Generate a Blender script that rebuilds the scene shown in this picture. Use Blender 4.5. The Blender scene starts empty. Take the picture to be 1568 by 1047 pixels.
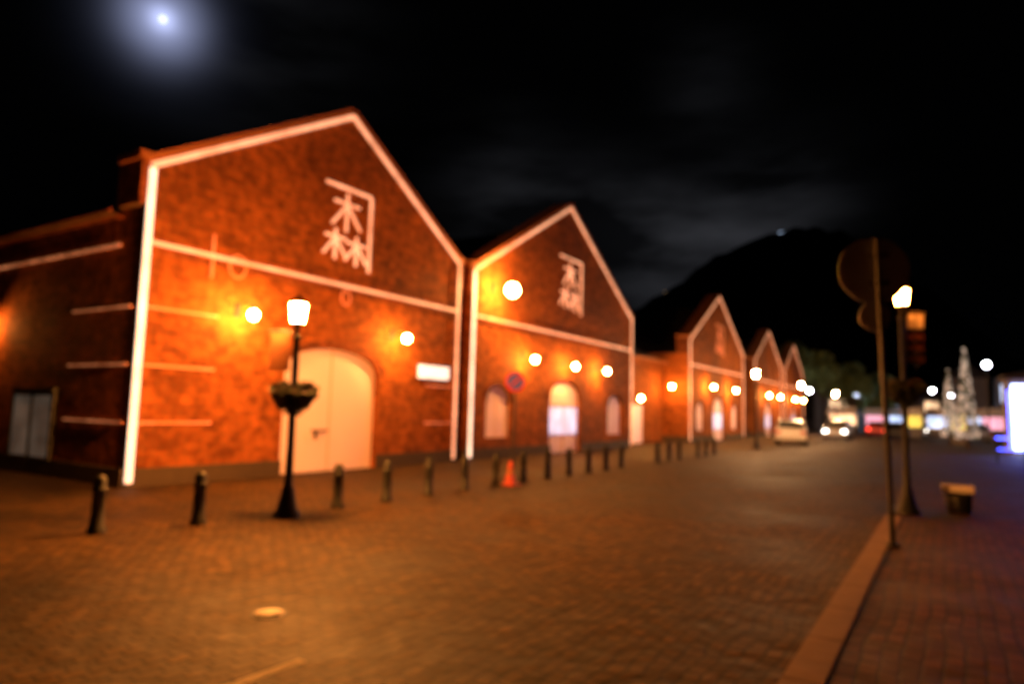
import bpy, bmesh, math, random
from mathutils import Vector, Matrix
random.seed(7)
S = bpy.context.scene
S.view_settings.view_transform = 'Standard'
S.view_settings.look = 'None'
S.view_settings.exposure = 0

FIT_SCALE = 1.0       # fit correction: scales coordinates about the camera's ground point; shrinks the warehouse row
XF = -17.07      # facade plane of the warehouse row, before the fit scaling
WARM = (1.0, 0.32, 0.05)

# ------------------------------------------------------------------ materials
def newmat(name):
    m = bpy.data.materials.new(name); m.use_nodes = True
    nt = m.node_tree
    b = nt.nodes['Principled BSDF']
    return m, nt, b

def simple(name, col, rough=0.6, metal=0.0, var=0.25, scale=6.0, bump=0.0):
    m, nt, b = newmat(name)
    tc = nt.nodes.new('ShaderNodeTexCoord')
    n = nt.nodes.new('ShaderNodeTexNoise'); n.inputs['Scale'].default_value = scale
    n.inputs['Detail'].default_value = 6
    nt.links.new(tc.outputs['Object'], n.inputs['Vector'])
    mx = nt.nodes.new('ShaderNodeMix'); mx.data_type = 'RGBA'
    mx.inputs[6].default_value = tuple(c*(1-var) for c in col)+(1,)
    mx.inputs[7].default_value = tuple(min(1, c*(1+var)) for c in col)+(1,)
    nt.links.new(n.outputs['Fac'], mx.inputs[0])
    nt.links.new(mx.outputs[2], b.inputs['Base Color'])
    b.inputs['Roughness'].default_value = rough
    b.inputs['Metallic'].default_value = metal
    if bump > 0:
        bp = nt.nodes.new('ShaderNodeBump'); bp.inputs['Strength'].default_value = bump
        bp.inputs['Distance'].default_value = 0.02
        nt.links.new(n.outputs['Fac'], bp.inputs['Height'])
        nt.links.new(bp.outputs['Normal'], b.inputs['Normal'])
    return m

def emis(name, col, strength, var=0.0, scale=3.0, sample=True):
    m, nt, b = newmat(name)
    b.inputs['Base Color'].default_value = tuple(min(1, c*0.8) for c in col)+(1,)
    b.inputs['Emission Color'].default_value = tuple(col)+(1,)
    b.inputs['Emission Strength'].default_value = strength
    if not sample: m.cycles.emission_sampling = 'NONE'
    if var > 0:
        tc = nt.nodes.new('ShaderNodeTexCoord')
        n = nt.nodes.new('ShaderNodeTexNoise'); n.inputs['Scale'].default_value = scale
        n.inputs['Detail'].default_value = 4
        nt.links.new(tc.outputs['Object'], n.inputs['Vector'])
        mr = nt.nodes.new('ShaderNodeMapRange')
        mr.inputs[1].default_value = 0.3; mr.inputs[2].default_value = 0.7
        mr.inputs[3].default_value = strength*(1-var); mr.inputs[4].default_value = strength*(1+var)
        nt.links.new(n.outputs['Fac'], mr.inputs[0])
        nt.links.new(mr.outputs[0], b.inputs['Emission Strength'])
    return m

def brick_mat(name, c1, c2, mortar, flat=False, bw=0.44, bh=0.15, rough=0.8, bumpd=0.02, patch=0.55, ms=0.02, spec=0.3, warp=0.0, pscale=0.7):
    m, nt, b = newmat(name)
    L = nt.links
    tc = nt.nodes.new('ShaderNodeTexCoord')
    src = tc.outputs['Object']
    if warp > 0:
        wn = nt.nodes.new('ShaderNodeTexNoise'); wn.inputs['Scale'].default_value = 1.3; wn.inputs['Detail'].default_value = 3
        L.new(src, wn.inputs['Vector'])
        ws = nt.nodes.new('ShaderNodeVectorMath'); ws.operation = 'SCALE'; ws.inputs['Scale'].default_value = warp
        L.new(wn.outputs['Color'], ws.inputs[0])
        wa = nt.nodes.new('ShaderNodeVectorMath'); wa.operation = 'ADD'
        L.new(src, wa.inputs[0]); L.new(ws.outputs[0], wa.inputs[1]); src = wa.outputs[0]
    sp = nt.nodes.new('ShaderNodeSeparateXYZ'); L.new(src, sp.inputs[0])
    cb = nt.nodes.new('ShaderNodeCombineXYZ')
    if flat:
        L.new(sp.outputs[1], cb.inputs[0]); L.new(sp.outputs[0], cb.inputs[1])
    else:
        ad = nt.nodes.new('ShaderNodeMath'); ad.operation = 'ADD'
        L.new(sp.outputs[0], ad.inputs[0]); L.new(sp.outputs[1], ad.inputs[1])
        L.new(ad.outputs[0], cb.inputs[0]); L.new(sp.outputs[2], cb.inputs[1])
    br = nt.nodes.new('ShaderNodeTexBrick')
    br.inputs['Color1'].default_value = c1+(1,); br.inputs['Color2'].default_value = c2+(1,)
    br.inputs['Mortar'].default_value = mortar+(1,)
    br.inputs['Scale'].default_value = 1.0
    br.inputs['Brick Width'].default_value = bw; br.inputs['Row Height'].default_value = bh
    br.inputs['Mortar Size'].default_value = ms; br.inputs['Mortar Smooth'].default_value = 0.3
    L.new(cb.outputs[0], br.inputs['Vector'])
    n1 = nt.nodes.new('ShaderNodeTexNoise'); n1.inputs['Scale'].default_value = pscale; n1.inputs['Detail'].default_value = 9
    n1.inputs['Roughness'].default_value = 0.65
    L.new(tc.outputs['Object'], n1.inputs['Vector'])
    mr = nt.nodes.new('ShaderNodeMapRange'); mr.inputs[1].default_value = 0.3; mr.inputs[2].default_value = 0.7
    mr.inputs[3].default_value = 1-patch; mr.inputs[4].default_value = 1.0+patch*0.35
    L.new(n1.outputs['Fac'], mr.inputs[0])
    n2 = nt.nodes.new('ShaderNodeTexNoise'); n2.inputs['Scale'].default_value = 4.5; n2.inputs['Detail'].default_value = 5
    L.new(tc.outputs['Object'], n2.inputs['Vector'])
    mr2 = nt.nodes.new('ShaderNodeMapRange'); mr2.inputs[1].default_value = 0.3; mr2.inputs[2].default_value = 0.7
    mr2.inputs[3].default_value = 0.6; mr2.inputs[4].default_value = 1.35
    L.new(n2.outputs['Fac'], mr2.inputs[0])
    mu = nt.nodes.new('ShaderNodeMath'); mu.operation = 'MULTIPLY'
    L.new(mr.outputs[0], mu.inputs[0]); L.new(mr2.outputs[0], mu.inputs[1])
    vm = nt.nodes.new('ShaderNodeVectorMath'); vm.operation = 'SCALE'
    L.new(br.outputs['Color'], vm.inputs[0]); L.new(mu.outputs[0], vm.inputs['Scale'])
    L.new(vm.outputs[0], b.inputs['Base Color'])
    b.inputs['Specular IOR Level'].default_value = spec
    mr3 = nt.nodes.new('ShaderNodeMapRange'); mr3.inputs[1].default_value = 0.3; mr3.inputs[2].default_value = 0.7
    mr3.inputs[3].default_value = rough-0.15; mr3.inputs[4].default_value = min(1, rough+0.15)
    L.new(n1.outputs['Fac'], mr3.inputs[0]); L.new(mr3.outputs[0], b.inputs['Roughness'])
    inv = nt.nodes.new('ShaderNodeMath'); inv.operation = 'MULTIPLY_ADD'
    inv.inputs[1].default_value = -1.0
    L.new(br.outputs['Fac'], inv.inputs[0]); L.new(n2.outputs['Fac'], inv.inputs[2])
    bp = nt.nodes.new('ShaderNodeBump'); bp.inputs['Strength'].default_value = 0.7
    bp.inputs['Distance'].default_value = bumpd
    L.new(inv.outputs[0], bp.inputs['Height']); L.new(bp.outputs['Normal'], b.inputs['Normal'])
    return m

M = {}
M['brick'] = brick_mat('brick_wall', (0.43, 0.118, 0.024), (0.25, 0.064, 0.014), (0.24, 0.105, 0.035), bw=0.33, bh=0.11, ms=0.014, spec=0.12, patch=0.6, pscale=0.45)
M['brick_dark'] = brick_mat('brick_trim', (0.28, 0.07, 0.022), (0.20, 0.05, 0.018), (0.18, 0.09, 0.04), bw=0.33, bh=0.11, ms=0.014, spec=0.12)
M['setts'] = brick_mat('stone_setts', (0.105, 0.050, 0.010), (0.045, 0.023, 0.006), (0.018, 0.011, 0.005), flat=True, bw=0.17, bh=0.11,
                       rough=0.72, bumpd=0.045, patch=0.9, ms=0.012, spec=0.15, warp=0.22, pscale=0.38)
M['paver'] = brick_mat('brick_paving', (0.095, 0.034, 0.010), (0.042, 0.016, 0.006), (0.012, 0.007, 0.004), flat=True, bw=0.22, bh=0.11,
                       rough=0.7, bumpd=0.035, patch=0.85, ms=0.012, spec=0.15, warp=0.10, pscale=0.6)
M['kerb'] = simple('kerb_granite', (0.16, 0.088, 0.035), 0.75, var=0.4, scale=5, bump=0.5)
M['ground'] = simple('ground_asphalt', (0.04, 0.035, 0.03), 0.85, var=0.3, scale=2)
M['roof'] = simple('roof_tiles', (0.03, 0.025, 0.025), 0.8, scale=4)
M['stone'] = simple('plinth_stone', (0.06, 0.04, 0.025), 0.8, scale=3, bump=0.4)
M['coping'] = simple('coping_stone', (0.36, 0.13, 0.05), 0.8, scale=3)
M['door'] = simple('painted_door', (0.95, 0.76, 0.95), 0.6, var=0.04, scale=1.5)
M['doorline'] = simple('door_seam', (0.7, 0.5, 0.5), 0.6)
M['iron'] = simple('dark_iron', (0.014, 0.015, 0.013), 0.55, metal=0.1, var=0.3, scale=20)
M['led'] = emis('light_string', (1.0, 0.47, 0.25), 0.95, var=0.35, scale=2.0, sample=False)
M['ledw'] = emis('light_string_bright', (1.0, 0.70, 0.48), 1.6, var=0.3, scale=2.0, sample=False)
M['leddim'] = emis('light_string_dim', (1.0, 0.32, 0.12), 0.30, var=0.7, scale=4.0, sample=False)
M['bulb'] = emis('lamp_globe', (1.0, 0.36, 0.065), 900)
M['bulb_hi'] = emis('floodlight_glass', (1.0, 0.36, 0.07), 520)
M['lantern'] = emis('street_lantern_glass', WARM, 5800)
M['lantern_r'] = emis('street_lantern_glass_orange', (1.0, 0.24, 0.025), 850)
M['lantern2'] = emis('street_lantern_glass_far', (1.0, 0.5, 0.2), 3000)
M['sign_lit'] = emis('lit_sign_white', (1.0, 0.85, 0.72), 1.3, var=0.2, scale=3, sample=False)
M['glasslit'] = emis('lit_door_glass', (0.75, 0.72, 1.0), 0.8, var=0.5, scale=2.5, sample=False)
M['white'] = simple('white_cloth', (0.75, 0.7, 0.66), 0.8, var=0.15, scale=5)
M['leaf'] = simple('leaves', (0.10, 0.14, 0.04), 0.7, var=0.5, scale=1.5)
M['leafd'] = simple('basket_leaves', (0.018, 0.024, 0.009), 0.7, var=0.5, scale=9)
M['flower'] = simple('basket_flowers', (0.12, 0.02, 0.03), 0.7, var=0.3, scale=9)
M['bark'] = simple('bark', (0.06, 0.04, 0.03), 0.9)
M['metalg'] = simple('galvanised_metal', (0.03, 0.027, 0.027), 0.55, metal=0.3)
M['signback'] = simple('sign_back_grey', (0.6, 0.65, 0.85), 0.8, var=0.10)
M['red'] = simple('red_paint', (0.6, 0.03, 0.03), 0.5, var=0.1)
M['blue'] = simple('blue_paint', (0.08, 0.12, 0.8), 0.5, var=0.1)
M['cone'] = simple('cone_orange', (0.5, 0.06, 0.03), 0.5, var=0.1)
M['paint'] = simple('road_paint', (0.30, 0.24, 0.15), 0.8, var=0.6, scale=9)
M['manhole'] = simple('manhole_iron', (0.42, 0.36, 0.3), 0.6, metal=0.1, var=0.4, scale=30, bump=0.5)
M['forest'] = simple('forest_hill', (0.02, 0.022, 0.015), 0.95, var=0.5, scale=0.02)
M['window_dim'] = emis('dim_window', (0.9, 0.65, 0.45), 0.05, var=0.5, scale=2, sample=False)
M['shopwarm'] = emis('shop_window_warm', (1.0, 0.62, 0.34), 1.6, var=0.7, scale=0.5, sample=False)
M['shoppink'] = emis('stall_pink', (1.0, 0.45, 0.6), 1.0, var=0.5, scale=0.9, sample=False)
M['shopyel'] = emis('stall_yellow', (1.0, 0.75, 0.12), 0.9, var=0.5, scale=0.9, sample=False)
M['shopcool'] = emis('shop_window_cool', (0.55, 0.68, 1.0), 1.8, var=0.7, scale=0.6, sample=False)
M['blueglow'] = emis('blue_illumination', (0.40, 0.50, 1.0), 9, var=0.3, scale=0.6)
M['blueled'] = emis('blue_lights', (0.06, 0.08, 1.0), 9, var=0.3, scale=0.6)
M['treelight'] = emis('tree_lights', (1.0, 0.80, 0.64), 0.45, var=0.8, scale=3, sample=False)
M['plaster'] = simple('plaster', (0.22, 0.19, 0.17), 0.8, scale=1)
M['glass'] = simple('dark_glass', (0.02, 0.02, 0.025), 0.15)
M['tyre'] = simple('tyre', (0.015, 0.015, 0.015), 0.8)
M['tail'] = emis('tail_light', (1.0, 0.05, 0.03), 6, sample=False)
M['head'] = emis('head_light', (1.0, 0.93, 0.8), 18, sample=False)
M['globe'] = emis('park_globe', (0.85, 0.88, 1.0), 90)
M['summit'] = emis('summit_lights', (0.55, 0.72, 1.0), 0.9, sample=False)
M['summitw'] = emis('summit_lights_warm', (1.0, 0.6, 0.25), 0.4, sample=False)

# ------------------------------------------------------------------ mesh builder
class MB:
    def __init__(s): s.v=[]; s.f=[]; s.m=[]; s.mats=[]; s.sm=[]
    def mi(s, k):
        if k not in s.mats: s.mats.append(k)
        return s.mats.index(k)
    def add(s, vs, fs, k, smooth=False):
        o=len(s.v); s.v += [(v[0]*FIT_SCALE,v[1]*FIT_SCALE,v[2]*FIT_SCALE) for v in vs]
        for f in fs:
            s.f.append([i+o for i in f]); s.m.append(s.mi(k)); s.sm.append(smooth)
    def box(s, x0,x1,y0,y1,z0,z1,k):
        vs=[(x,y,z) for x in (x0,x1) for y in (y0,y1) for z in (z0,z1)]
        s.add(vs, [(0,1,3,2),(4,6,7,5),(0,4,5,1),(2,3,7,6),(0,2,6,4),(1,5,7,3)], k)
    def beam(s, p, q, w, t, k, n=(1,0,0)):
        p=Vector(p); q=Vector(q); n=Vector(n).normalized(); d=(q-p).normalized(); a=d.cross(n).normalized()
        vs=[]
        for c in (p,q):
            for i,j in ((-1,-1),(1,-1),(1,1),(-1,1)):
                vs.append(c + a*(w/2*i) + n*(t/2*j))
        s.add(vs, [(0,1,2,3),(7,6,5,4),(0,4,5,1),(1,5,6,2),(2,6,7,3),(3,7,4,0)], k)
    def tube(s, p, q, r, k, seg=10, r2=None):
        p=Vector(p); q=Vector(q); r2 = r if r2 is None else r2
        d=(q-p).normalized(); u=Vector((0,0,1)) if abs(d.z)<0.9 else Vector((1,0,0))
        a=d.cross(u).normalized(); b=d.cross(a)
        vs=[]
        for c,rr in ((p,r),(q,r2)):
            for i in range(seg):
                t=2*math.pi*i/seg; vs.append(c+a*math.cos(t)*rr+b*math.sin(t)*rr)
        fs=[(i,(i+1)%seg,seg+(i+1)%seg,seg+i) for i in range(seg)]
        s.add(vs,fs,k,True); s.add(vs[:seg],[tuple(range(seg))],k); s.add(vs[seg:],[tuple(range(seg))],k)
    def lathe(s, cx, cy, prof, k, seg=20, z0=0):
        vs=[]
        for r,z in prof:
            for i in range(seg):
                t=2*math.pi*i/seg; vs.append((cx+r*math.cos(t), cy+r*math.sin(t), z0+z))
        fs=[]
        for j in range(len(prof)-1):
            for i in range(seg):
                fs.append((j*seg+i, j*seg+(i+1)%seg, (j+1)*seg+(i+1)%seg, (j+1)*seg+i))
        s.add(vs,fs,k,True)
    def sphere(s, c, r, k, seg=10, rings=6):
        prof=[(max(1e-4, r*math.sin(math.pi*j/rings)), -r*math.cos(math.pi*j/rings)) for j in range(rings+1)]
        s.lathe(c[0],c[1],prof,k,seg,c[2])
    def obj(s, name, parent=None):
        me=bpy.data.meshes.new(name); me.from_pydata(s.v,[],s.f)
        for k in s.mats: me.materials.append(M[k])
        me.polygons.foreach_set('material_index', s.m)
        me.polygons.foreach_set('use_smooth', s.sm)
        me.update()
        o=bpy.data.objects.new(name, me); S.collection.objects.link(o)
        if parent: o.parent=parent
        return o

def empty(name, loc=(0,0,0)):
    o=bpy.data.objects.new(name,None); S.collection.objects.link(o); o.location=Vector(loc)*FIT_SCALE; return o

def arch(yc, w, z0, spring, top, n=14):
    pts=[(yc-w/2,z0),(yc+w/2,z0)]
    for i in range(n+1):
        t=math.pi*i/n
        pts.append((yc+w/2*math.cos(t), spring+(top-spring)*math.sin(t)**0.8 if 0<i<n else spring))
    return pts

def holed_wall(outer, holes, X, k, name, parent, depth=0.25):
    bm=bmesh.new(); allE=[]
    for loop in [outer]+holes:
        vs=[bm.verts.new(Vector((X,y,z))*FIT_SCALE) for y,z in loop]
        for i in range(len(vs)): allE.append(bm.edges.new((vs[i],vs[(i+1)%len(vs)])))
    bmesh.ops.triangle_fill(bm, use_beauty=True, use_dissolve=False, edges=allE, normal=(1,0,0))
    bmesh.ops.recalc_face_normals(bm, faces=bm.faces)
    for f in bm.faces:
        if f.normal.x<0: f.normal_flip()
    for h in holes:
        a=[bm.verts.new(Vector((X,y,z))*FIT_SCALE) for y,z in h]; b=[bm.verts.new(Vector((X-depth,y,z))*FIT_SCALE) for y,z in h]
        n=len(h)
        for i in range(n): bm.faces.new((a[i],a[(i+1)%n],b[(i+1)%n],b[i]))
    me=bpy.data.meshes.new(name); bm.to_mesh(me); bm.free(); me.materials.append(M[k])
    o=bpy.data.objects.new(name,me); S.collection.objects.link(o); o.parent=parent
    return o

def wall_lamp(mb, y, z, X=XF, r=0.14, arm=0.75, k='bulb'):
    mb.box(X, X+0.05, y-0.08, y+0.08, z-0.02, z+0.38, 'iron')
    mb.tube((X+0.03,y,z+0.34),(X+arm*0.6,y,z+0.42),0.02,'iron',8)
    mb.tube((X+arm*0.6,y,z+0.42),(X+arm,y,z+0.30),0.02,'iron',8)
    mb.lathe(X+arm,y,[(0.02,0.30),(0.05,0.28),(0.09,0.2),(0.11,0.155)],'iron',14,z)
    mb.sphere((X+arm,y,z),r,k)

def mori(mb, y0, y1, z0, z1, k='led', X=XF):
    # company mark: angle bracket over the character "forest"
    w=0.085; x=X+0.06; W=y1-y0; H=z1-z0
    P=lambda u,v:(x, y0+u*W, z0+v*H)
    def st(a,b,c,d,ww=w): mb.beam(P(a,b),P(c,d),ww,0.06,k)
    st(0,1,1,1,w*1.2); st(1,0.985,1,0.0,w*1.2)
    def tree(cx,cy,s):
        st(cx,cy+0.2*s,cx,cy-0.22*s); st(cx-0.24*s,cy+0.09*s,cx+0.24*s,cy+0.09*s)
        st(cx-0.02*s,cy+0.06*s,cx-0.27*s,cy-0.17*s); st(cx+0.02*s,cy+0.06*s,cx+0.27*s,cy-0.17*s)
    tree(0.46,0.70,1.15); tree(0.24,0.27,0.9); tree(0.70,0.24,0.9)

EAVE=8.2; BAND=6.15
def INV(x,y): return Matrix.Translation(Vector((-x,-y,0))*FIT_SCALE)
def child(mb,name,P,inv):
    o=mb.obj(name,P); o.matrix_parent_inverse=inv; return o

def warehouse(y0, y1, peak, depth, holes, lamps, name='brick_warehouse', eave=EAVE, detail=True, led='led', off=0.0):
    P=empty(name,(XF,(y0+y1)/2,0)); inv=INV(XF,(y0+y1)/2)
    kids=[]
    yc=(y0+y1)/2+off; TH=0.9
    kids.append(holed_wall([(y0,0.0),(y1,0.0),(y1,eave),(yc,peak),(y0,eave)],[arch(*h[:5]) for h in holes],XF,'brick','front_wall',P))
    w=MB()
    for y in (y0,y1):
        w.add([(XF,y,0),(XF-depth,y,0),(XF-depth,y,eave-1.1),(XF-TH,y,eave-1.1),(XF-TH,y,eave),(XF,y,eave)],[(0,1,2,3,4,5)],'brick')
    w.add([(XF-TH,y0,eave-1.2),(XF-TH,y1,eave-1.2),(XF-TH,y1,eave),(XF-TH,yc,peak),(XF-TH,y0,eave)],[(0,1,2,3,4)],'brick')
    w.add([(XF-depth,y0,0),(XF-depth,y1,0),(XF-depth,y1,eave-1.1),(XF-depth,yc,peak-1.1),(XF-depth,y0,eave-1.1)],[(0,1,2,3,4)],'brick')
    kids.append(w.obj('side_and_rear_walls',P))
    r=MB()
    for ya,s in ((y0,-1),(y1,1)):
        r.add([(XF-TH,ya+s*0.35,eave-1.25),(XF-depth-0.3,ya+s*0.35,eave-1.25),(XF-depth-0.3,yc,peak-0.95),(XF-TH,yc,peak-0.95)],[(0,1,2,3)],'roof')
        r.add([(XF-TH,ya+s*0.35,eave-1.25),(XF-depth-0.3,ya+s*0.35,eave-1.25),(XF-depth-0.3,ya,eave-1.3),(XF-TH,ya,eave-1.3)],[(0,1,2,3)],'brick_dark')
        r.tube((XF-TH,ya+s*0.40,eave-1.22),(XF-depth,ya+s*0.40,eave-1.22),0.06,'brick_dark',8)
    kids.append(r.obj('roof',P))
    c=MB()
    for ya,s in ((y0,-1),(y1,1)):
        d=Vector((0,yc-ya,peak-eave)).normalized()
        n=Vector((0, s*d.z, abs(d.y)))
        a=Vector((XF-TH/2+0.06,ya,eave))+n*0.10; b=Vector((XF-TH/2+0.06,yc,peak))+n*0.10
        a=a-d*0.12
        c.beam(a,b,0.2,TH+0.2,'coping')
        c.box(XF-TH-0.05,XF+0.09,ya+s*0.003 if s>0 else ya-0.22,ya+0.22 if s>0 else ya-0.003,eave-1.1,eave+0.06,'brick_dark')
        c.box(XF-TH-0.08,XF+0.12,ya if s>0 else ya-0.28,ya+0.28 if s>0 else ya,eave+0.063,eave+0.26,'coping')
        c.box(XF+0.002,XF+0.06,ya-0.5 if s>0 else ya+0.003,ya-0.003 if s>0 else ya+0.5,0.5,eave-0.4,'brick')
    c.box(XF+0.004,XF+0.09,y0+0.5,y1-0.5,BAND-0.26,BAND-0.12,'brick_dark')
    segs=[y0]+sum([[h[0]-h[1]/2-0.02,h[0]+h[1]/2+0.02] for h in holes if h[2]<0.1],[])+[y1]
    for i in range(0,len(segs),2):
        c.box(XF+0.003,XF+0.10,segs[i],segs[i+1],0,0.45,'stone')
    c.box(XF-depth,XF-0.01,y0-0.08,y0-0.003,0,0.45,'stone')
    for h in holes:
        pts=arch(*h[:5])[2:]
        for i in range(len(pts)-1):
            (ya,za),(yb,zb)=pts[i],pts[i+1]
            cy,cz=h[0],h[3]-0.5
            def out(y,z,q=0.28):
                v=Vector((y-cy,z-cz)).normalized()*q; return (y+v.x,z+v.y)
            oa,ob=out(ya,za),out(yb,zb)
            c.add([(XF+0.03,ya,za),(XF+0.03,yb,zb),(XF+0.03,ob[0],ob[1]),(XF+0.03,oa[0],oa[1])],[(0,1,2,3)],'brick_dark')
            c.add([(XF+0.03,ob[0],ob[1]),(XF+0.03,oa[0],oa[1]),(XF,oa[0],oa[1]),(XF,ob[0],ob[1])],[(0,1,2,3)],'brick_dark')
    kids.append(c.obj('coping_and_trim',P))
    l=MB(); x=XF+0.13
    lw=0.17
    l.beam((x,y0+0.02,eave-0.08),(x,yc,peak-0.10),lw,0.05,led); l.beam((x,y1-0.02,eave-0.08),(x,yc,peak-0.10),lw,0.05,led)
    l.beam((x-0.01,y0+0.06,0.12),(x-0.01,y0+0.06,eave-0.14),0.17,0.05,'ledw' if detail else led)
    l.beam((x-0.01,y1-0.06,0.12),(x-0.01,y1-0.06,eave-0.14),0.14,0.05,led)
    l.beam((x,y0+0.15,BAND),(x,y1-0.14,BAND),0.10,0.05,led)
    kids.append(l.obj('light_strings',P))
    d=MB()
    for h in holes:
        yc2,ww,z0,sp,tp,kind=h
        X=XF-0.18
        pts=arch(yc2,ww+0.1,z0-0.02,sp,tp+0.04)
        if kind in('door','shutter'):
            d.add([(X,y,z) for y,z in pts],[tuple(range(len(pts)))],'door')
            d.beam((X+0.012,yc2,z0),(X+0.012,yc2,tp-0.05),0.03,0.02,'doorline')
            if kind=='door':
                d.box(X+0.02,X+0.12,yc2-0.75,yc2-0.12,1.28,1.34,'iron')
                d.box(X+0.02,X+0.10,yc2-0.62,yc2-0.56,1.05,1.3,'iron')
                d.box(X+0.005,X+0.05,yc2-ww/2,yc2-ww/2+0.12,z0,sp,'doorline')
        else:
            d.add([(X,y,z) for y,z in pts],[tuple(range(len(pts)))],'door')
            d.box(X+0.004,X+0.03,yc2-ww*0.46,yc2-0.05,0.95,2.35,'glasslit')
            d.box(X+0.004,X+0.03,yc2+0.05,yc2+ww*0.46,0.95,2.35,'glasslit')
            d.box(X+0.004,X+0.05,yc2-ww*0.5,yc2+ww*0.5,2.38,2.5,'doorline')
            d.box(X+0.004,X+0.05,yc2-0.04,yc2+0.04,0.0,2.376,'doorline')
    kids.append(d.obj('doors_and_shutters',P))
    la=MB()
    for (yy,zz) in lamps: wall_lamp(la,yy,zz)
    if la.v: kids.append(la.obj('wall_lamps',P))
    for k in kids: k.matrix_parent_inverse=inv
    return P,inv

FIT_SCALE=0.745  # warehouse row shrunk toward the camera's ground point to fit the view
Y0=9.3
# ---- first warehouse
P1,I1=warehouse(Y0,22.55,12.15,34,[(16.0,4.1,0.0,3.15,4.0,'door')],[(12.15,4.6),(18.65,4.6)],off=0.2)
g=MB(); mori(g,15.15,17.25,6.8,9.5); child(g,'forest_emblem',P1,I1)
g=MB()
for z in (4.5,3.03,1.58):
    g.beam((XF+0.09,Y0+0.2,z),(XF+0.09,11.5,z),0.06,0.04,'leddim')
    g.beam((XF+0.02-0.2,Y0-0.05,z),(XF-3.1,Y0-0.05,z),0.05,0.04,'leddim',n=(0,1,0))
    if z<4: g.beam((XF+0.09,20.6,z-0.02),(XF+0.09,22.3,z-0.02),0.05,0.04,'leddim')
g.beam((XF-0.95,Y0-0.06,BAND),(XF-33,Y0-0.06,BAND),0.08,0.05,'leddim',n=(0,1,0))
g.beam((XF+0.12,11.2,5.55),(XF+0.12,11.2,6.75),0.06,0.04,'leddim')
for i in range(14):
    a,b=2*math.pi*i/14,2*math.pi*(i+1)/14
    g.beam((XF+0.12,12.0+0.27*math.cos(a),6.0+0.32*math.sin(a)),(XF+0.12,12.0+0.27*math.cos(b),6.0+0.32*math.sin(b)),0.05,0.04,'leddim')
    g.beam((XF+0.12,16.2+0.2*math.cos(a),5.75+0.25*math.sin(a)),(XF+0.12,16.2+0.2*math.cos(b),5.75+0.25*math.sin(b)),0.04,0.04,'leddim')
child(g,'light_string_ornaments',P1,I1)
g=MB(); g.box(XF+0.02,XF+0.12,20.2,22.0,3.28,3.78,'sign_lit'); g.box(XF+0.0,XF+0.10,20.13,22.07,3.21,3.275,'iron'); g.box(XF,XF+0.10,20.13,22.07,3.785,3.85,'iron')
child(g,'lit_name_board',P1,I1)
g=MB()
g.box(-23.15,-20.85,Y0-0.06,Y0-0.01,0.5,2.2,'window_dim')
for a,b in ((-23.25,-23.15),(-20.85,-20.75),(-22.05,-21.95)): g.box(a,b,Y0-0.10,Y0-0.005,0.4,2.3,'iron')
g.box(-23.25,-20.75,Y0-0.12,Y0-0.002,2.303,2.42,'iron')
g.tube((-24.9,Y0,4.6),(-24.9,Y0-0.47,4.65),0.02,'iron',8); g.sphere((-24.9,Y0-0.47,4.35),0.06,'bulb'); g.lathe(-24.9,Y0-0.47,[(0.02,0.3),(0.12,0.11)],'iron',12,4.35)
child(g,'side_window_and_lamp',P1,I1)

# ---- second warehouse
P2,I2=warehouse(23.55,41.2,13.3,34,[(25.95,2.1,0.9,2.5,3.25,'shutter'),(32.4,3.5,0.0,2.7,3.75,'glass'),(38.9,2.2,0.85,2.5,3.2,'shutter')],
                [(27.8,4.55),(32.0,4.5),(36.0,4.5)])
g=MB(); mori(g,31.4,33.9,7.45,10.4,'led'); child(g,'forest_emblem',P2,I2)
g=MB(); wall_lamp(g,25.1,7.4,arm=1.1,r=0.30,k='bulb_hi'); child(g,'gable_floodlight',P2,I2)

# ---- linking wing (low, set back)
WX=-19.2
PL=empty('brick_link_building',(WX,47,0)); IL=INV(WX,47)
b=MB(); b.box(-35,WX,41.25,53.05,0,6.3,'brick'); child(b,'walls',PL,IL)
b=MB(); b.add([(WX+0.4,41.25,6.25),(WX+0.4,53.05,6.25),(-28,53.05,10.6),(-28,41.25,10.6)],[(0,1,2,3)],'roof')
b.add([(-35.4,41.25,6.25),(-35.4,53.05,6.25),(-28,53.05,10.6),(-28,41.25,10.6)],[(0,1,2,3)],'roof')
b.beam((WX+0.4,41.3,6.25),(WX+0.4,53,6.25),0.15,0.15,'coping'); child(b,'roof',PL,IL)
b=MB(); wall_lamp(b,45.2,3.2,X=WX,arm=1.3); wall_lamp(b,51.6,4.3,X=WX,arm=1.3)
b.box(WX+0.01,WX+0.06,46.6,48.6,0.0,2.8,'door'); child(b,'door_and_lamps',PL,IL)

# ---- further warehouses
P3,I3=warehouse(53.1,70.1,12.9,30,[(61.6,3.4,0.0,2.7,3.7,'glass'),(56.2,2.0,0.9,2.5,3.2,'shutter'),(67.0,2.0,0.9,2.5,3.2,'shutter')],
                [(57.5,4.5),(64.7,4.5)],detail=False)
g=MB(); mori(g,60.5,63.0,7.5,10.2,'leddim'); child(g,'forest_emblem',P3,I3)
P4,I4=warehouse(75,89,12.0,28,[(82,3.2,0.0,2.7,3.6,'glass')],[(79,4.5),(85,4.5)],detail=False)
P5,I5=warehouse(91,104,11.8,28,[(97.5,3.2,0.0,2.7,3.6,'glass')],[(94.5,4.5),(100.5,4.5)],detail=False)
b=MB(); b.box(-30,-19.5,70.15,74.95,0,5.2,'brick'); b.box(-19.45,-19.4,71,74,0.3,2.6,'shopwarm'); b.box(-30.1,-19.2,70.15,74.95,5.203,5.4,'roof'); b.obj('brick_annex')
FIT_SCALE=1.0  # end of the warehouse scaling

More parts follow.
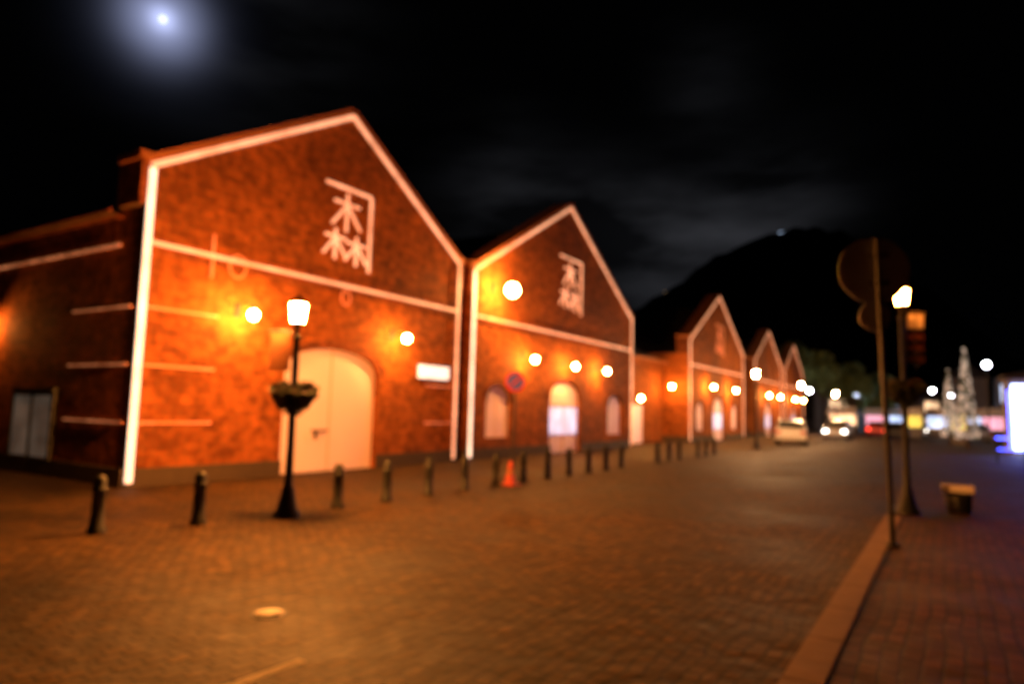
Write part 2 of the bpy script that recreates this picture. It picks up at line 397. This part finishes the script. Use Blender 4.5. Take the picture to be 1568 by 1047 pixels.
# ------------------------------------------------------------------ ground
g=MB(); g.add([(-3000,-600,-0.01),(3000,-600,-0.01),(3000,3000,-0.01),(-3000,3000,-0.01)],[(0,1,2,3)],'ground'); g.obj('ground')
KX=-0.84
g=MB(); g.add([(-60,-25,0.0),(KX,-25,0.0),(KX,140,0.0),(-60,140,0.0)],[(0,1,2,3)],'setts'); g.obj('paved_street')
g=MB()
y=-20.0
while y<12.3:
    g.box(KX+0.003,KX+0.22,y+0.006,y+0.894,-0.01,0.125,'kerb'); y+=0.9
g.obj('kerb')
g=MB()
g.box(KX+0.223,14,-25,12.35,-0.01,0.115,'paver')
g.add([(KX,12.35,0.004),(14,12.35,0.004),(14,60,0.004),(KX,60,0.004)],[(0,1,2,3)],'paver')
g.obj('pavement')
g=MB(); g.add([(-3.62,-3,0.004),(-3.54,-3,0.004),(-3.42,3.1,0.004),(-3.50,3.1,0.004)],[(0,1,2,3)],'paint')
g.obj('painted_line')
g=MB(); g.lathe(-4.42,3.6,[(0.001,0.008),(0.11,0.008),(0.11,0.0)],'manhole',28); g.lathe(-4.42,3.6,[(0.115,0.0),(0.115,0.006),(0.135,0.006),(0.135,0.0)],'iron',28); g.obj('manhole_cover')

# ------------------------------------------------------------------ street furniture
def bollard(x,y,z=0.0):
    mb=MB()
    mb.lathe(0,0,[(0.105,0),(0.105,0.05),(0.08,0.08),(0.072,0.48),(0.088,0.50),(0.088,0.53),(0.065,0.55),(0.076,0.60),(0.065,0.65),(0.035,0.68),(0.001,0.685)],'iron',18)
    o=mb.obj('bollard'); o.location=(x,y,z)
for yy in (4.45,5.55,7.8,8.92,10.05,11.17,12.3,13.42,14.55,15.65,16.8,17.9,19.0,22.0,23.1,24.2,26.4,27.5,28.6):
    bollard(-8.12 - (0.55 if yy<5 else 0.2 if yy<6 else 0),yy)

def leaf_clump(mb,c,r,n,k,flat=1.0,size=0.05):
    for i in range(n):
        while True:
            p=Vector((random.uniform(-1,1),random.uniform(-1,1),random.uniform(-1,1)))
            if p.length<1: break
        p=p.normalized()*(p.length**0.4)*r*random.uniform(0.8,1.12); p.z*=flat
        p+=Vector(c)
        a=Vector((random.gauss(0,1),random.gauss(0,1),random.gauss(0,1))).normalized()
        b=a.orthogonal().normalized(); cc=a.cross(b)
        s=size*random.uniform(0.6,1.4)
        mb.add([p-b*s,p+cc*s*0.6,p+b*s,p-cc*s*0.6],[(0,1,2,3)],k)

def street_lamp(x,y,h,z=0.0,banner=(-1,0),glass='lantern',baskets=True):
    P=empty('street_lamp',(x,y,z))
    m=MB()
    m.lathe(0,0,[(0.19,0),(0.19,0.06),(0.15,0.10),(0.11,0.30),(0.09,0.34),(0.10,0.38),(0.065,0.45),(0.055,0.9),(0.048,h-0.55),(0.075,h-0.53),(0.075,h-0.5),(0.04,h-0.47),(0.04,h-0.36),(0.08,h-0.30),(0.08,h-0.28),(0.001,h-0.28)],'iron',18)
    m.obj('pole',P)
    m=MB(); m.lathe(0,0,[(0.001,h-0.275),(0.085,h-0.275),(0.115,h-0.02),(0.001,h-0.02)],glass,10); m.obj('lantern_glass',P)
    m=MB(); m.lathe(0,0,[(0.13,h-0.015),(0.13,h+0.0),(0.08,h+0.06),(0.03,h+0.09),(0.02,h+0.13),(0.001,h+0.15)],'iron',12)
    for i in range(4):
        t=math.pi/4+i*math.pi/2
        m.tube((0.098*math.cos(t),0.098*math.sin(t),h-0.28),(0.13*math.cos(t),0.13*math.sin(t),h-0.01),0.006,'iron',6)
    m.obj('lantern_frame',P)
    if baskets:
        m=MB()
        zb=1.75 if h<3.5 else 2.15
        dv=Vector((0.84,0.54,0))
        m.tube(-dv*0.3+Vector((0,0,zb+0.12)),dv*0.3+Vector((0,0,zb+0.12)),0.015,'iron',8)
        for s in (-1,1):
            c=dv*(0.15*s)+Vector((0,0,zb))
            m.lathe(c.x,c.y,[(0.001,-0.24),(0.07,-0.22),(0.14,-0.1),(0.165,0.0)],'iron',12,c.z)
            leaf_clump(m,c+Vector((0,0,0.02)),0.19,260,'leafd',0.75,0.045)
            leaf_clump(m,c+Vector((0,0,0.06)),0.18,40,'flower',0.7,0.03)
        leaf_clump(m,Vector((0,0,zb-0.20)),0.15,160,'leafd',1.0,0.04)
        m.obj('flower_baskets',P)
        m=MB()
        bx,by=banner
        q=Vector((bx,by,0)).normalized()
        zt=h-0.42
        m.tube((0,0,zt),q*0.42+Vector((0,0,zt)),0.013,'iron',8)
        a=q*0.09; b=q*0.38
        hh=0.55 if h<3.5 else 0.26
        m.beam(Vector((a.x,a.y,zt-0.03-hh/2)),Vector((b.x,b.y,zt-0.03-hh/2)),hh,0.012,'white' if h>3.5 else 'coping',n=Vector((-q.y,q.x,0)))
        if h>=3.5:
            for kk in range(3):
                zz=zt-0.44-kk*0.2
                m.beam(Vector((a.x,a.y,zz)),Vector((b.x,b.y,zz)),0.12,0.012,'brick_dark',n=Vector((-q.y,q.x,0)))
            m.tube(q*0.23+Vector((0,0,zt)),q*0.23+Vector((0,0,zt-1.0)),0.01,'iron',6)
        m.obj('side_banner',P)
    return P
street_lamp(-8.0,6.72,3.08,banner=(-0.84,-0.54))
street_lamp(-0.6,13.97,3.95,banner=(0.84,0.54),glass='lantern_r')
for (xx,yy) in ((-8.1,36.0),(-8.1,49.0),(-8.1,66.0)):
    street_lamp(xx,yy,3.9,glass='lantern2',baskets=False)

# traffic sign seen from the back, near the kerb
P=empty('traffic_sign',(-0.57,9.44,0.115)); m=MB()
m.tube((0,0,0),(-0.09,0,3.72),0.034,'metalg',12); m.lathe(0,0,[(0.09,0),(0.09,0.02),(0.04,0.05)],'metalg',14); m.obj('post',P)
m=MB()
def disc(mb,c,r,n,k,t=0.004,seg=32):
    n=Vector(n).normalized(); mb.tube(Vector(c)-n*t,Vector(c)+n*t,r,k,seg)
disc(m,(-0.13,0.06,3.34),0.42,(0.45,-1,0),'signback'); disc(m,(-0.13,0.066,3.34),0.40,(0.45,-1,0),'blue',0.003)
disc(m,(-0.13,0.06,2.76),0.19,(0.45,-1,0),'signback')
m.box(-0.2,0.04,0.035,0.05,3.5,3.54,'metalg'); m.box(-0.2,0.04,0.035,0.05,3.15,3.19,'metalg')
m.obj('sign_discs',P)

# no-parking sign among the bollards with a traffic cone at its foot
P=empty('no_parking_sign',(-8.05,12.85,0)); m=MB(); m.tube((0,0,0),(0,0,2.4),0.03,'metalg',12); m.obj('post',P)
m=MB(); nn=Vector((0.62,-0.78,0)); cc=Vector((0,0,2.22))+nn*0.045
disc(m,cc,0.23,nn,'red'); disc(m,cc+nn*0.006,0.18,nn,'blue')
t=nn.cross(Vector((0,0,1))).normalized()
m.beam(cc+nn*0.014+t*0.13+Vector((0,0,-0.13)),cc+nn*0.014-t*0.13+Vector((0,0,0.13)),0.04,0.006,'red',n=nn)
m.obj('sign_face',P)
m=MB(); m.box(-0.17,0.17,-0.17,0.17,0,0.03,'cone'); m.lathe(0,0,[(0.13,0.03),(0.09,0.22)],'cone',18); m.lathe(0,0,[(0.09,0.22),(0.065,0.34)],'coping',18); m.lathe(0,0,[(0.065,0.34),(0.03,0.52),(0.001,0.525)],'cone',18)
o=m.obj('traffic_cone'); o.location=(-7.95,12.6,0)

# stone seat on the right pavement
m=MB(); m.lathe(0,0,[(0.001,0.30),(0.22,0.30),(0.2,0.0),(0.001,0.0)][::-1],'iron',8)
m.box(-0.25,0.25,-0.2,0.2,0.36,0.47,'white'); m.box(-0.2,0.2,-0.15,0.15,0.30,0.357,'iron')
o=m.obj('stone_seat'); o.location=(0.15,14.7,0.004); bv=o.modifiers.new('b','BEVEL'); bv.width=0.02; bv.segments=2

# ------------------------------------------------------------------ cars
def car(x,y,rot,paint,name='parked_car',lights=True):
    mk='carpaint_%d'%len(bpy.data.materials); M[mk]=simple(mk,paint,0.3,var=0.05)
    P=empty(name,(x,y,0)); P.rotation_euler=(0,0,rot)
    prof=[(-2.1,0.3),(-2.15,0.55),(-2.1,0.85),(-1.85,0.95),(-1.45,1.38),(-0.9,1.46),(0.2,1.46),(0.55,1.38),(1.1,0.98),(1.9,0.85),(2.12,0.65),(2.12,0.3)]
    def half(zv): return 0.85 if zv<1.0 else 0.85-(zv-1.0)*0.45
    vs=[];n=len(prof)
    for s in (-1,1):
        for px,pz in prof: vs.append((s*half(pz),px,pz))
    m=MB(); m.add(vs,[tuple(range(n)),tuple(range(2*n-1,n-1,-1))]+[(i,(i+1)%n,n+(i+1)%n,n+i) for i in range(n)],mk)
    o=m.obj('body',P); bv=o.modifiers.new('b','BEVEL'); bv.width=0.05; bv.segments=2
    m=MB()
    for s in (-1,1):
        m.add([(s*0.853,-1.7,0.99),(s*0.853,0.95,0.99),(s*0.69,0.5,1.37),(s*0.69,-1.3,1.37)],[(0,1,2,3)],'glass')
    m.add([(-0.74,1.09,1.02),(0.74,1.09,1.02),(0.62,0.62,1.37),(-0.62,0.62,1.37)],[(0,1,2,3)],'glass')
    m.add([(-0.74,-1.86,1.02),(0.74,-1.86,1.02),(0.62,-1.50,1.37),(-0.62,-1.50,1.37)],[(0,1,2,3)],'glass')
    m.obj('windows',P)
    m=MB()
    for s in (-1,1):
        for yy in (-1.3,1.35):
            m.tube((s*0.72,yy,0.32),(s*0.88,yy,0.32),0.32,'tyre',20); m.tube((s*0.87,yy,0.32),(s*0.89,yy,0.32),0.19,'metalg',14)
    m.obj('wheels',P)
    m=MB()
    for s in (-1,1):
        m.box(s*0.68-0.13,s*0.68+0.13,-2.2,-2.12,0.66,0.82,'tail' if lights else 'red')
        m.box(s*0.66-0.14,s*0.66+0.14,2.10,2.17,0.58,0.72,'head' if lights else 'white')
    m.obj('lights',P)
car(-8.0,45,0.15,(0.85,0.83,0.8),lights=False)
car(-7.2,60,math.pi,(0.6,0.6,0.62),'oncoming_car')
car(-5.4,74,0,(0.3,0.03,0.03),'car')
car(-3.4,64,0,(0.05,0.05,0.06),'car')
car(-2.2,84,math.pi,(0.6,0.6,0.6),'oncoming_car')
car(1.8,70,0.3,(0.5,0.5,0.55),lights=False)

# ------------------------------------------------------------------ far end of the street
def shop(name,x0,x1,y,h,k,depth=8,floors=1,roofh=1.0):
    P=empty(name,((x0+x1)/2,y,0)); I=INV((x0+x1)/2,y)
    b=MB(); b.box(x0,x1,y,y+depth,0,h,'plaster'); child(b,'walls',P,I)
    b=MB(); xm=(x0+x1)/2
    b.add([(x0-0.3,y-0.3,h),(x1+0.3,y-0.3,h),(x1+0.3,y+depth,h),(x0-0.3,y+depth,h),(xm,y-0.3,h+roofh),(xm,y+depth,h+roofh)],[(0,4,5,3),(4,1,2,5),(0,1,4),(3,5,2)],'roof'); child(b,'roof',P,I)
    b=MB(); fh=h/floors
    for f in range(floors):
        n=max(2,int((x1-x0)/1.8))
        for i in range(n):
            a=x0+0.3+i*(x1-x0-0.3)/n; c=a+(x1-x0-0.3)/n-0.3
            if random.random()<0.8: b.box(a,c,y-0.05,y-0.01,f*fh+0.5,f*fh+fh*0.78,k)
    child(b,'lit_windows',P,I)
shop('lit_shop',-15.5,-10,104,5.5,'shopwarm',floors=1,roofh=2)
shop('lit_shop',-9.5,-5.2,112,6.2,'shopcool',floors=2,roofh=1.5)
shop('lit_shop',-4.8,-0.5,118,5.0,'shopwarm',floors=2,roofh=2.5)
shop('lit_shop',0.2,5.0,110,7.5,'shopcool',floors=2,roofh=2)
shop('lit_shop',5.4,12.0,100,7.0,'shopcool',floors=2,roofh=1)
def stall(x,y,w,k):
    P=empty('market_stall',(x,y,0)); m=MB()
    for sx in (-1,1):
        for sy in (0,1.6): m.tube((sx*w/2,sy,0),(sx*w/2,sy,2.2),0.04,'iron',8)
    m.obj('posts',P)
    m=MB(); m.add([(-w/2-0.2,-0.3,2.1),(w/2+0.2,-0.3,2.1),(w/2+0.2,1.9,2.1),(-w/2-0.2,1.9,2.1),(-w/2,0.8,2.9),(w/2,0.8,2.9)],[(0,1,5,4),(2,3,4,5),(0,4,3),(1,2,5)],'white'); m.obj('canopy',P)
    m=MB(); m.box(-w/2,w/2,0.0,0.6,0.0,0.9,'plaster'); m.box(-w/2,w/2,1.55,1.6,1.0,2.05,k); m.box(-w/2+0.1,w/2-0.1,-0.28,-0.24,1.85,2.08,k); m.obj('counter_and_lit_back',P)
for x,y,w,k in ((-9.5,82,2.6,'shopwarm'),(-6.6,88,2.4,'shoppink'),(-4.2,94,3.0,'shopcool'),(-2.6,76,1.4,'shopyel'),(-0.4,78,2.2,'shopcool'),(0.75,58,1.0,'shopyel'),(2.6,80,2.4,'shopcool'),(3.9,74,2.2,'shoppink')):
    stall(x,y,w,k)
# blue illuminated kiosk
P=empty('blue_lit_kiosk',(4.6,44,0)); I=INV(4.6,44)
b=MB(); b.box(2.75,7.5,44,47,0,3.9,'plaster'); b.box(2.6,7.7,43.7,47.3,3.903,4.1,'roof'); child(b,'walls',P,I)
b=MB(); b.box(2.95,3.6,43.9,43.97,0.2,3.6,'blueglow'); b.box(3.8,7.3,43.9,43.97,0.3,3.6,'blueled'); b.box(2.78,2.9,43.92,43.97,0.3,3.3,'blueled'); child(b,'illuminated_front',P,I)
b=MB()
for i in range(6): b.box(1.7+i*0.9,1.76+i*0.9,34,34.06,0,1.0,'iron')
b.beam((1.7,34.03,1.0),(6.3,34.03,1.0),0.06,0.06,'blueled',n=(0,1,0)); b.beam((1.7,34.03,0.55),(6.3,34.03,0.55),0.05,0.05,'blueled',n=(0,1,0))
b.obj('added_blue_light_fence')  # fence added so its glowing rails throw blue light on the ground
def lit_tree(x,y,h,r):
    m=MB(); m.tube((0,0,0),(0,0,h*0.9),0.09,'bark',8,0.02)
    for i in range(900):
        t=random.random()**0.7; zz=0.6+(h-0.6)*(1-t); rr=r*t*random.uniform(0.75,1.08)+0.03; a=random.random()*6.283
        p=Vector((rr*math.cos(a),rr*math.sin(a),zz)); s=0.10
        b=Vector((random.gauss(0,1),random.gauss(0,1),random.gauss(0,1))).normalized(); c=b.orthogonal().normalized()
        m.add([p-b*s,p+c*s*0.7,p+b*s,p-c*s*0.7],[(0,1,2,3)],'treelight' if i%2 else 'leaf')
    o=m.obj('illuminated_conical_tree'); o.location=(x,y,0)
lit_tree(1.1,50,6.2,0.6); lit_tree(0.25,56,5.2,0.5)
for (xx,yy,hh) in ((2.9,66,6.0),(-1.2,95,5.0),(0.6,88,4.2),(-13.0,84,4.5),(-9.5,97,4.5)):  # the last two, beside the trees, are added to light the foliage
    m=MB(); m.lathe(0,0,[(0.12,0),(0.06,0.3),(0.05,hh)],'iron',12); m.sphere((0,0,hh+0.2),0.22,'globe'); o=m.obj('globe_lamp'); o.location=(xx,yy,0)

def tree(x,y,h,r):
    m=MB(); m.tube((0,0,0),(0,0,h*0.5),0.28,'bark',10,0.16)
    cl=[]
    for i in range(9):
        a=random.random()*6.283; q=random.uniform(0.3,0.95)*r; zz=h*random.uniform(0.42,0.88)
        e=Vector((q*math.cos(a),q*math.sin(a),zz)); m.tube((0,0,h*random.uniform(0.3,0.42)),e,0.1,'bark',6,0.03); cl.append(e)
    cl.append(Vector((0,0,h*0.88)))
    for e in cl: leaf_clump(m,e,r*random.uniform(0.35,0.5),240,'leaf',0.8,0.22)
    o=m.obj('broadleaf_tree'); o.location=(x,y,0)
tree(-15.5,88,11,3.4); tree(-12.3,90,10.0,3.2); tree(-9.5,93,8.5,2.8); tree(-6.8,98,7.5,2.6)

# ------------------------------------------------------------------ hill
prof=[(-60,60),(-45,70),(-35,95),(-27,135),(-22.8,167),(-19.6,205),(-15.5,262),(-11.9,290),(-9.1,300),(-6.3,288),(-3.7,248),(-0.8,192),(2.2,130),(4.6,81),(8,45),(14,20),(22,5)]
def Hh(a):
    for i in range(len(prof)-1):
        if prof[i][0]<=a<=prof[i+1][0]:
            t=(a-prof[i][0])/(prof[i+1][0]-prof[i][0]); t=t*t*(3-2*t)*0.4+t*0.6
            return prof[i][1]*(1-t)+prof[i+1][1]*t
    return 0
m=MB(); vs=[]; NA=165; NR=22
for j in range(NR+1):
    rr=600+j*60
    for i in range(NA+1):
        a=-60+82*i/NA; u=(rr-1200)/600; sh=max(0,math.cos(u*math.pi/2))**0.9 if abs(u)<1 else 0
        h=Hh(a)*sh*(1+0.006*math.sin(i*1.7)+0.005*math.sin(i*4.3+j))-3
        ar=math.radians(a); vs.append((rr*math.sin(ar),rr*math.cos(ar),h))
fs=[(j*(NA+1)+i,j*(NA+1)+i+1,(j+1)*(NA+1)+i+1,(j+1)*(NA+1)+i) for j in range(NR) for i in range(NA)]
m.add(vs,fs,'forest',True); m.obj('hill')
P=empty('summit_observatory',(-186,1135,286)); m=MB()
m.box(-46,30,-5,5,-14,4,'plaster'); m.box(-16,4,-4,6,4,12,'plaster'); m.obj('building',P)
m=MB(); m.box(-44,-6,-9,-6,-3,3,'summit'); m.box(-30,-14,-9.5,-9.1,0,9,'summit'); m.box(4,28,-9,-6,3,8,'summitw'); m.obj('lit_windows',P)
a=math.radians(-19.0); m=MB(); m.box(-14,14,-3,3,0,7,'summitw'); o=m.obj('hillside_lodge'); o.location=(1050*math.sin(a),1050*math.cos(a),180)

# ------------------------------------------------------------------ moon and sky
M['moon']=emis('moon_surface',(0.8,0.88,1.0),1.5,sample=False)
md=Vector((-0.781,0.428,0.456)).normalized()
m=MB(); m.sphere((0,0,0),13,'moon',24,16); o=m.obj('moon'); o.location=md*2800

W=bpy.data.worlds.new('World'); S.world=W; W.use_nodes=True
nt=W.node_tree; L=nt.links; nt.nodes.clear()
out=nt.nodes.new('ShaderNodeOutputWorld'); bg=nt.nodes.new('ShaderNodeBackground'); L.new(bg.outputs[0],out.inputs[0])
tc=nt.nodes.new('ShaderNodeTexCoord')
def math_(op,a,b=None):
    n=nt.nodes.new('ShaderNodeMath'); n.operation=op
    for i,v in enumerate((a,b)):
        if v is None: continue
        if isinstance(v,(int,float)): n.inputs[i].default_value=v
        else: L.new(v,n.inputs[i])
    return n.outputs[0]
def dotdir(d):
    n=nt.nodes.new('ShaderNodeVectorMath'); n.operation='DOT_PRODUCT'
    nn=nt.nodes.new('ShaderNodeVectorMath'); nn.operation='NORMALIZE'; L.new(tc.outputs['Generated'],nn.inputs[0])
    L.new(nn.outputs[0],n.inputs[0]); n.inputs[1].default_value=Vector(d).normalized(); return n.outputs['Value']
def blob(d,ang,amp):
    one=math_('SUBTRACT',1.0,dotdir(d)); e=math_('MULTIPLY',one,-2.0/ang**2); ex=math_('EXPONENT',e); return math_('MULTIPLY',ex,amp)
mp=nt.nodes.new('ShaderNodeMapping'); mp.inputs['Scale'].default_value=(2.0,2.0,7.5); mp.inputs['Rotation'].default_value=(0.15,0.28,0)
L.new(tc.outputs['Generated'],mp.inputs[0])
nz=nt.nodes.new('ShaderNodeTexNoise'); nz.inputs['Scale'].default_value=1.9; nz.inputs['Detail'].default_value=6; nz.inputs['Roughness'].default_value=0.5
L.new(mp.outputs[0],nz.inputs['Vector'])
cr=nt.nodes.new('ShaderNodeMapRange'); cr.inputs[1].default_value=0.38; cr.inputs[2].default_value=0.64; L.new(nz.outputs['Fac'],cr.inputs[0])
tot=None
for d,a,amp in (((-.52,.80,.296),.085,.013),((-.42,.865,.265),.07,.012),((-.335,.91,.235),.08,.026),((-.24,.935,.25),.07,.018),((-.16,.944,.28),.07,.010),((-.256,.863,.435),.06,.006),((-.717,.517,.466),.12,.006)):
    v=blob(d,a,amp); tot=v if tot is None else math_('ADD',tot,v)
cl=math_('MULTIPLY',tot,math_('ADD',cr.outputs[0],0.12))
base=math_('ADD',cl,0.0003)
c1=nt.nodes.new('ShaderNodeVectorMath'); c1.operation='SCALE'; c1.inputs[0].default_value=(0.85,0.87,1.02); L.new(base,c1.inputs['Scale'])
n2=nt.nodes.new('ShaderNodeMapRange'); n2.inputs[1].default_value=0.3; n2.inputs[2].default_value=0.6; n2.inputs[3].default_value=0.8; n2.inputs[4].default_value=1.1; L.new(nz.outputs['Fac'],n2.inputs[0])
gl=math_('ADD',math_('ADD',blob(md,0.014,0.6),blob(md,0.038,0.50)),blob(md,0.068,0.03))
gl=math_('MULTIPLY',gl,n2.outputs[0])
c2=nt.nodes.new('ShaderNodeVectorMath'); c2.operation='SCALE'; c2.inputs[0].default_value=(0.55,0.62,1.02); L.new(gl,c2.inputs['Scale'])
ca=nt.nodes.new('ShaderNodeVectorMath'); ca.operation='ADD'; L.new(c1.outputs[0],ca.inputs[0]); L.new(c2.outputs[0],ca.inputs[1])
L.new(ca.outputs[0],bg.inputs['Color']); bg.inputs['Strength'].default_value=1.0

# ------------------------------------------------------------------ camera
cam=bpy.data.cameras.new('camera'); co=bpy.data.objects.new('camera',cam); S.collection.objects.link(co); S.camera=co
cam.sensor_width=36; cam.lens=24.0; cam.clip_end=8000; cam.clip_start=0.05
cam.dof.use_dof=True; cam.dof.focus_distance=0.6; cam.dof.aperture_fstop=3.8
al=math.radians(32.4); p=math.radians(5.68); roll=0.027
fwd=Vector((-math.sin(al)*math.cos(p),math.cos(al)*math.cos(p),math.sin(p)))
right=Vector((math.cos(al),math.sin(al),0)); up=right.cross(fwd)
R=Matrix((right,up,-fwd)).transposed()
R=R @ Matrix.Rotation(roll,3,'Z')
co.matrix_world=Matrix.Translation((0,0,1.6)) @ R.to_4x4()
